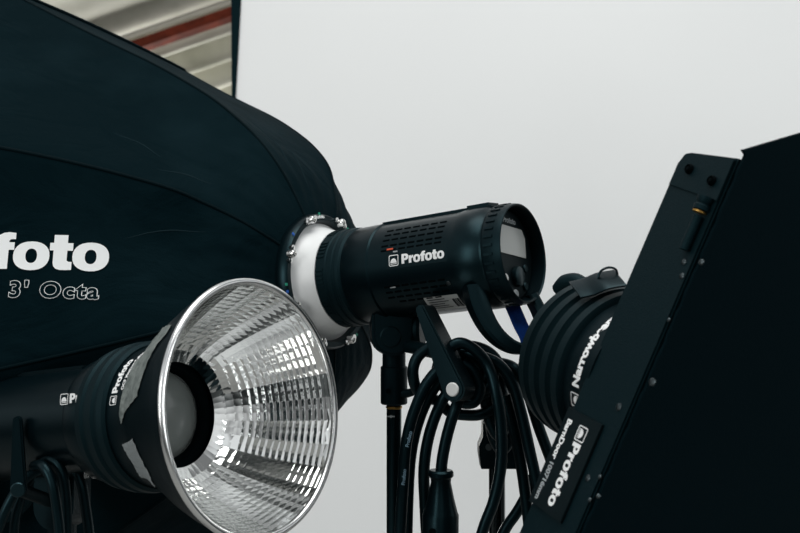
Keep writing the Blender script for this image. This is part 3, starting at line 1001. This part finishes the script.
# inner turns of the coil
sp = []
for i in range(96):
    a = 2 * PI * 4.0 * i / 95
    rr = 6 + 27.5 * i / 95
    sp.append(P(467 + rr * 1.0 * math.cos(a), 372 + rr * 0.82 * math.sin(a), 1.445 - 0.006 * math.sin(a)))
bm = NB(); tube(bm, sp, 0.0074, 14, 2); obj('cable_loop', bm, 'cable', c1, world=True)
# plug
pt = P(441, 470, 1.41); pb = P(439.5, 640, 1.41)
bm = NB()
Lp = (pb - pt).length
s_ = 1.41 / FPX
lathe(bm, [(0, 0), (11 * s_, 0), (12.6 * s_, 2 * s_), (12.6 * s_, 6 * s_), (10.5 * s_, 8 * s_), (10 * s_, 12 * s_), (13.4 * s_, 28 * s_), (17 * s_, 42 * s_), (18.2 * s_, 45 * s_), (18.2 * s_, 95 * s_), (15 * s_, 97 * s_), (15 * s_, 120 * s_), (0, 120 * s_)], 40, frame(pt, pb - pt, Vector((0, 1, 0))))
pg = obj('plug', bm, 'plastic', c1, world=True)
bm = NB(); lathe(bm, [(0, 0), (0.0035, 0), (0.0035, 0.002), (0, 0.002)], 16, frame(P(432, 531, 1.387), (-0.3, -1, 0))); obj('plug_screw', bm, 'slot', pg, world=True)
b, wd = text('Profoto', 0.0066, 0.02); b2_, _ = text('Profoto', 0.0066, 0.02)
def on_cable(p0, p1, off):
    p0 = P(*p0); p1 = P(*p1); d = (p1 - p0).normalized(); nr = Vector((-0.2, -1, 0)).normalized(); sd = d.cross(nr).normalized()
    if sd.x > 0: sd = -sd
    return lambda u, v: p0 + d * u + sd * (v - 0.003) + nr * off
obj('cable_print', wrap(b, on_cable((403.6, 484, 1.42), (406.2, 455, 1.42), 0.0078)), 'inkblue', c1, world=True)
obj('cable_print', wrap(b2_, on_cable((407.5, 446, 1.42), (413.5, 420, 1.42), 0.0078)), 'inkblue', c1, world=True)

# blue strap behind the rear handle
bl_ = thing('strap', 'blue strap hanging behind the handle of the middle flash head', 'strap', T(*P(518, 318, 1.44)))
bm = NB(); strap(bm, [P(508, 296, 1.455), P(515, 312, 1.452), P(521, 326, 1.45), P(527, 338, 1.448), P(529, 352, 1.45)], (0.9, 0.35, 0.25), 0.020, 0.003)
obj('strap_band', bm, 'blue', bl_, world=True)

# ------------------------------------------------------------------ stand with clamp on the right
sx2 = P(497, 450, 1.52)
s2 = stand('light_stand', 'dark metal pole stand with black clamp behind the hanging cable coil', sx2.x, sx2.y, sx2.z + 0.02, 0.0112, 'polemetal', 'black light stands', 0.1)
del s2['group']
bm = NB()
prism(bm, [(-0.024, -0.023), (0.028, -0.023), (0.030, -0.010), (0.030, 0.075), (-0.020, 0.075), (-0.022, 0.02), (-0.027, 0.008), (-0.027, -0.004)], -0.02, 0.02, frame(P(498, 450, 1.52), (0, -1, 0)), 0.003)
cb = obj('clamp', bm, 'plastic2', s2, world=True)
bm = NB(); lathe(bm, [(0, 0), (0.0045, 0), (0.0045, 0.003), (0, 0.003)], 20, frame(P(489, 447, 1.501), (-0.2, -1, 0))); obj('clamp_screw', bm, 'hinge', cb, world=True)
bm = NB(); tube(bm, [P(500, 395, 1.52), P(520, 375, 1.50), P(548, 360, 1.42), P(575, 352, 1.33)], 0.014, 16); obj('support_arm', bm, 'metal', s2, world=True)

# ------------------------------------------------------------------ ribbed reflector with barn doors on the right
# hinge edge of the barn door box (nearest to the camera) and its side and leaf directions
HT = P(741, 154, 1.02)
HB = P(541, 620, 1.02)
hd = (HT - HB).normalized()
vr = Vector((0.55, -1, 0.05)).normalized()
axn = (vr - hd * vr.dot(hd)).normalized()          # where the light points: right and towards the camera
sd = hd.cross(axn).normalized()                    # out of the box's visible side
if sd.x > 0: sd = -sd
RC = P(588, 358, 1.235)
frn = frame(RC, axn, hd)
nb_ = thing('zoom_reflector', 'black ribbed round reflector with Narrowbeam print, attached behind the barn doors', 'reflector', frn)
rk = 0.0885
pr = [(0.05, -0.004), (rk - 0.004, -0.004), (rk, 0.0), (rk + 0.001, 0.012)]
z = 0.012
for k in range(3):
    pr += [(rk + 0.001, z), (rk - 0.005, z + 0.004), (rk - 0.005, z + 0.008), (rk + 0.001, z + 0.011), (rk + 0.001, z + 0.022)]
    z += 0.022
pr += [(rk - 0.004, z + 0.002), (0.05, z + 0.002)]
bm = NB(); lathe(bm, pr, 80, close=True); obj('ribbed_collar', bm, 'rubber', nb_)
bm = NB(); lathe(bm, [(0.0, -0.012), (0.05, -0.012), (0.06, -0.003), (0.06, z), (rk - 0.006, z + 0.001), (rk - 0.006, z + 0.045), (0.0, z + 0.045)], 80); dr = obj('drum', bm, 'plastic2', nb_)
ln3 = frn.inverted().to_3x3() @ Vector((-0.80, -0.6, 0.0))
PH3 = math.atan2(ln3.y, ln3.x)
sg3 = 1 if (frn.to_3x3() @ Vector((-math.sin(PH3), math.cos(PH3), 0))).z > 0 else -1
b, wd = text('Narrowbeam', 0.0156, 0.05)
ic = icon(0.015)
shift(ic, -0.021, -0.002)
rp = rk - 0.0055
fnb = lambda u, v: Vector((rp * math.cos(PH3 + sg3 * (u - 0.004) / rp), rp * math.sin(PH3 + sg3 * (u - 0.004) / rp), z + 0.031 - v))
obj('drum_print', wrap(join(b, ic), fnb, 0.003), 'ink', dr)
bm = NB(); tube(bm, [P(560, 290, 1.28), P(566, 283, 1.27), P(576, 282, 1.26), P(586, 288, 1.25)], 0.010, 14); obj('lock_knob', bm, 'metal', nb_, world=True)
# tag and wire loop on top
bm = NB()
strap(bm, [P(575, 290, 1.165), P(588, 287, 1.16), P(603, 281, 1.155), P(620, 278, 1.155)], (0.20, -0.85, -0.42), 0.036, 0.003)
obj('tag_flap', bm, 'plastic', nb_, world=True)
bm = NB(); tube(bm, [P(598, 278, 1.16), P(601, 271, 1.16), P(609, 267.5, 1.16), P(616, 270, 1.16), P(618, 279, 1.16)], 0.0013, 10); obj('wire_loop', bm, 'cable', nb_, world=True)

bd = thing('barn_doors', 'large slanted black barn doors filling the lower right corner', 'barn doors', T(*P(640, 400, 1.05)))
SW = 0.083                                          # depth of the box's side
HL = (HT - HB).length
# box side frame: x along sd-perp (backwards along -axn), y along hd, z out
back = -axn
fbx = Matrix((back.to_4d(), hd.to_4d(), sd.to_4d(), (0, 0, 0, 1))).transposed()
for i in range(3): fbx[i][3] = HB[i]
fbx[3] = (0, 0, 0, 1)
top = HL - 0.004
bm = NB()
prism(bm, [(0.002, -0.02), (SW, -0.02), (SW, top - 0.012), (SW - 0.004, top - 0.002), (SW - 0.012, top), (0.002, top)], -0.014, 0.0, fbx, 0.002)
side = obj('side_frame', bm, 'metal', bd, world=True)
# rear frame plate of the box, behind
bm = NB()
prism(bm, [(SW - 0.012, 0), (SW - 0.002, 0), (SW - 0.002, HL - 0.02), (SW - 0.012, HL - 0.02)], -0.30, -0.012, fbx, 0.001)
bm2 = obj('rear_frame', bm, 'metal', bd, world=True)
# top corner plate
bm = NB(); prism(bm, [(0.004, top - 0.044), (SW - 0.003, top - 0.036), (SW - 0.003, top - 0.013), (SW - 0.013, top - 0.003), (0.004, top - 0.003)], 0.0, 0.0016, fbx, 0.0004)
obj('corner_plate', bm, 'metal', side, world=True)
for (x, y) in ((0.058, top - 0.018), (0.020, top - 0.026)):
    bm = NB(); lathe(bm, [(0, 0.004), (0.002, 0.004), (0.0035, 0.0005), (0.0050, 0.0), (0.0050, 0.0025), (0.0040, 0.004), (0.0030, 0.001), (0, 0.001)], 20, fbx @ T(x, y, 0.0015)); obj('rivet', bm, 'slot', side, world=True)
# hinge
bm = NB()
lathe(bm, [(0, 0), (0.0050, 0), (0.0050, 0.034), (0, 0.034)], 20, fbx @ T(0.016, top - 0.096, 0.004) @ Matrix.Rotation(-PI / 2, 4, 'X'))
lathe(bm, [(0, 0), (0.0082, 0), (0.0082, 0.004), (0.0062, 0.006), (0.0082, 0.010), (0.0082, 0.013), (0, 0.013)], 20, fbx @ T(0.016, top - 0.056, 0.004) @ Matrix.Rotation(-PI / 2, 4, 'X'))
hg = obj('hinge', bm, 'metal', bd, world=True)
bm = NB()
for dy in (0.0, 0.008, -0.004): lathe(bm, [(0, 0), (0.0068, 0), (0.0068, 0.0016), (0, 0.0016)], 20, fbx @ T(0.016, top - 0.055 + dy, 0.0048) @ Matrix.Rotation(-PI / 2, 4, 'X'))
obj('hinge_washer', bm, 'brass', hg, world=True)
for (px, py, r) in ((652, 382, 0.0040), (619, 407, 0.0038), (588, 478, 0.0034), (600, 477, 0.0022), (590, 500, 0.0022), (598, 496, 0.0024), (701, 262, 0.003), (684, 262, 0.003), (682, 276, 0.003), (669, 320, 0.002)):
    d = (P(px, py, 1) - cam.location)
    n_ = sd; tt = (HB - cam.location).dot(n_) / d.dot(n_)
    pw = cam.location + d * tt
    bm = NB(); lathe(bm, [(0, 0.0016), (r * 0.5, 0.0016), (r, 0.0006), (r, -0.001), (0, -0.001)], 16, frame(pw, n_, hd)); obj('rivet', bm, 'hinge', side, world=True)
# sticker
def side_pt(px, py):
    d = (P(px, py, 1) - cam.location); tt = (HB - cam.location).dot(sd) / d.dot(sd)
    return fbx.inverted() @ (cam.location + d * tt)
q0, q1, q2 = side_pt(575, 406), side_pt(600, 423), side_pt(532, 505)
print('sticker', q0, q1, q2, 'SW', SW)
sxa, sxb = 0.026, SW + 0.002
sya, syb = side_pt(587, 416).y, side_pt(546, 512).y
bm = NB(); prism(bm, [(sxa, syb), (sxb, syb), (sxb, sya), (sxa, sya)], 0.0, 0.0030, fbx, 0.0006)
skr = obj('sticker', bm, 'sticker', side, world=True)
LS = sya - syb
b, wd = logo(0.0150, 0.12)
sc = (LS * 0.82) / wd
bmesh.ops.scale(b, vec=(sc, sc, 1), verts=b.verts)
sw_ = sxb - sxa
obj('sticker_logo', wrap(b, lambda u, v: fbx @ Vector((sxa + sw_ * 0.62 - v - 0.006, sya - LS * 0.10 - u, 0.0034)), 0.005), 'ink', skr, world=True)
b, wd = text('BarnDoor', 0.0120, 0.045); s3 = LS * 0.42 / wd; bmesh.ops.scale(b, vec=(s3, s3, 1), verts=b.verts)
obj('sticker_print', wrap(b, lambda u, v: fbx @ Vector((sxa + sw_ * 0.86 - v, sya - LS * 0.10 - u, 0.0034)), 0.005), 'ink', skr, world=True)
b, wd = text('100716mm', 0.0120, 0.045); s3 = LS * 0.40 / wd; bmesh.ops.scale(b, vec=(s3, s3, 1), verts=b.verts)
obj('sticker_print', wrap(b, lambda u, v: fbx @ Vector((sxa + sw_ * 0.86 - v, sya - LS * 0.54 - u, 0.0034)), 0.005), 'inkgrey', skr, world=True)
# large leaf: hinged along the near edge and swung across the front
lr = Vector((1, 0.62, 0)).normalized()
lr = (lr - hd * lr.dot(hd)).normalized()
ln_ = hd.cross(lr).normalized()
if ln_.y > 0: ln_ = -ln_
fl_ = Matrix((lr.to_4d(), hd.to_4d(), lr.cross(hd).to_4d(), (0, 0, 0, 1))).transposed()
for i in range(3): fl_[i][3] = (HB - sd * 0.001 + axn * 0.004)[i]
fl_[3] = (0, 0, 0, 1)
bm = NB()
def leaf_pt(px, py):
    d = (P(px, py, 1) - cam.location); n_ = fl_.to_3x3().col[2]; o_ = fl_.translation
    return fl_.inverted() @ (cam.location + d * ((o_ - cam.location).dot(n_) / d.dot(n_)))
la, lb = leaf_pt(744, 149.5), leaf_pt(800, 133)
lslope = (lb.y - la.y) / (lb.x - la.x)
edge_ = [(0.0006 * math.sin(k * 2.3) + 0.0005 * math.sin(k * 5.1), la.y - 0.004 - (la.y - 0.02) * k / 60) for k in range(60)]
prism(bm, edge_ + [(0.0, -0.02), (0.46, -0.20), (0.46, la.y + lslope * (0.46 - la.x)), (la.x, la.y), (la.x - 0.003, la.y - 0.0015)], -0.0015, 0.0015, fl_)
lf_ = obj('leaf', bm, 'leaf', bd, world=True)
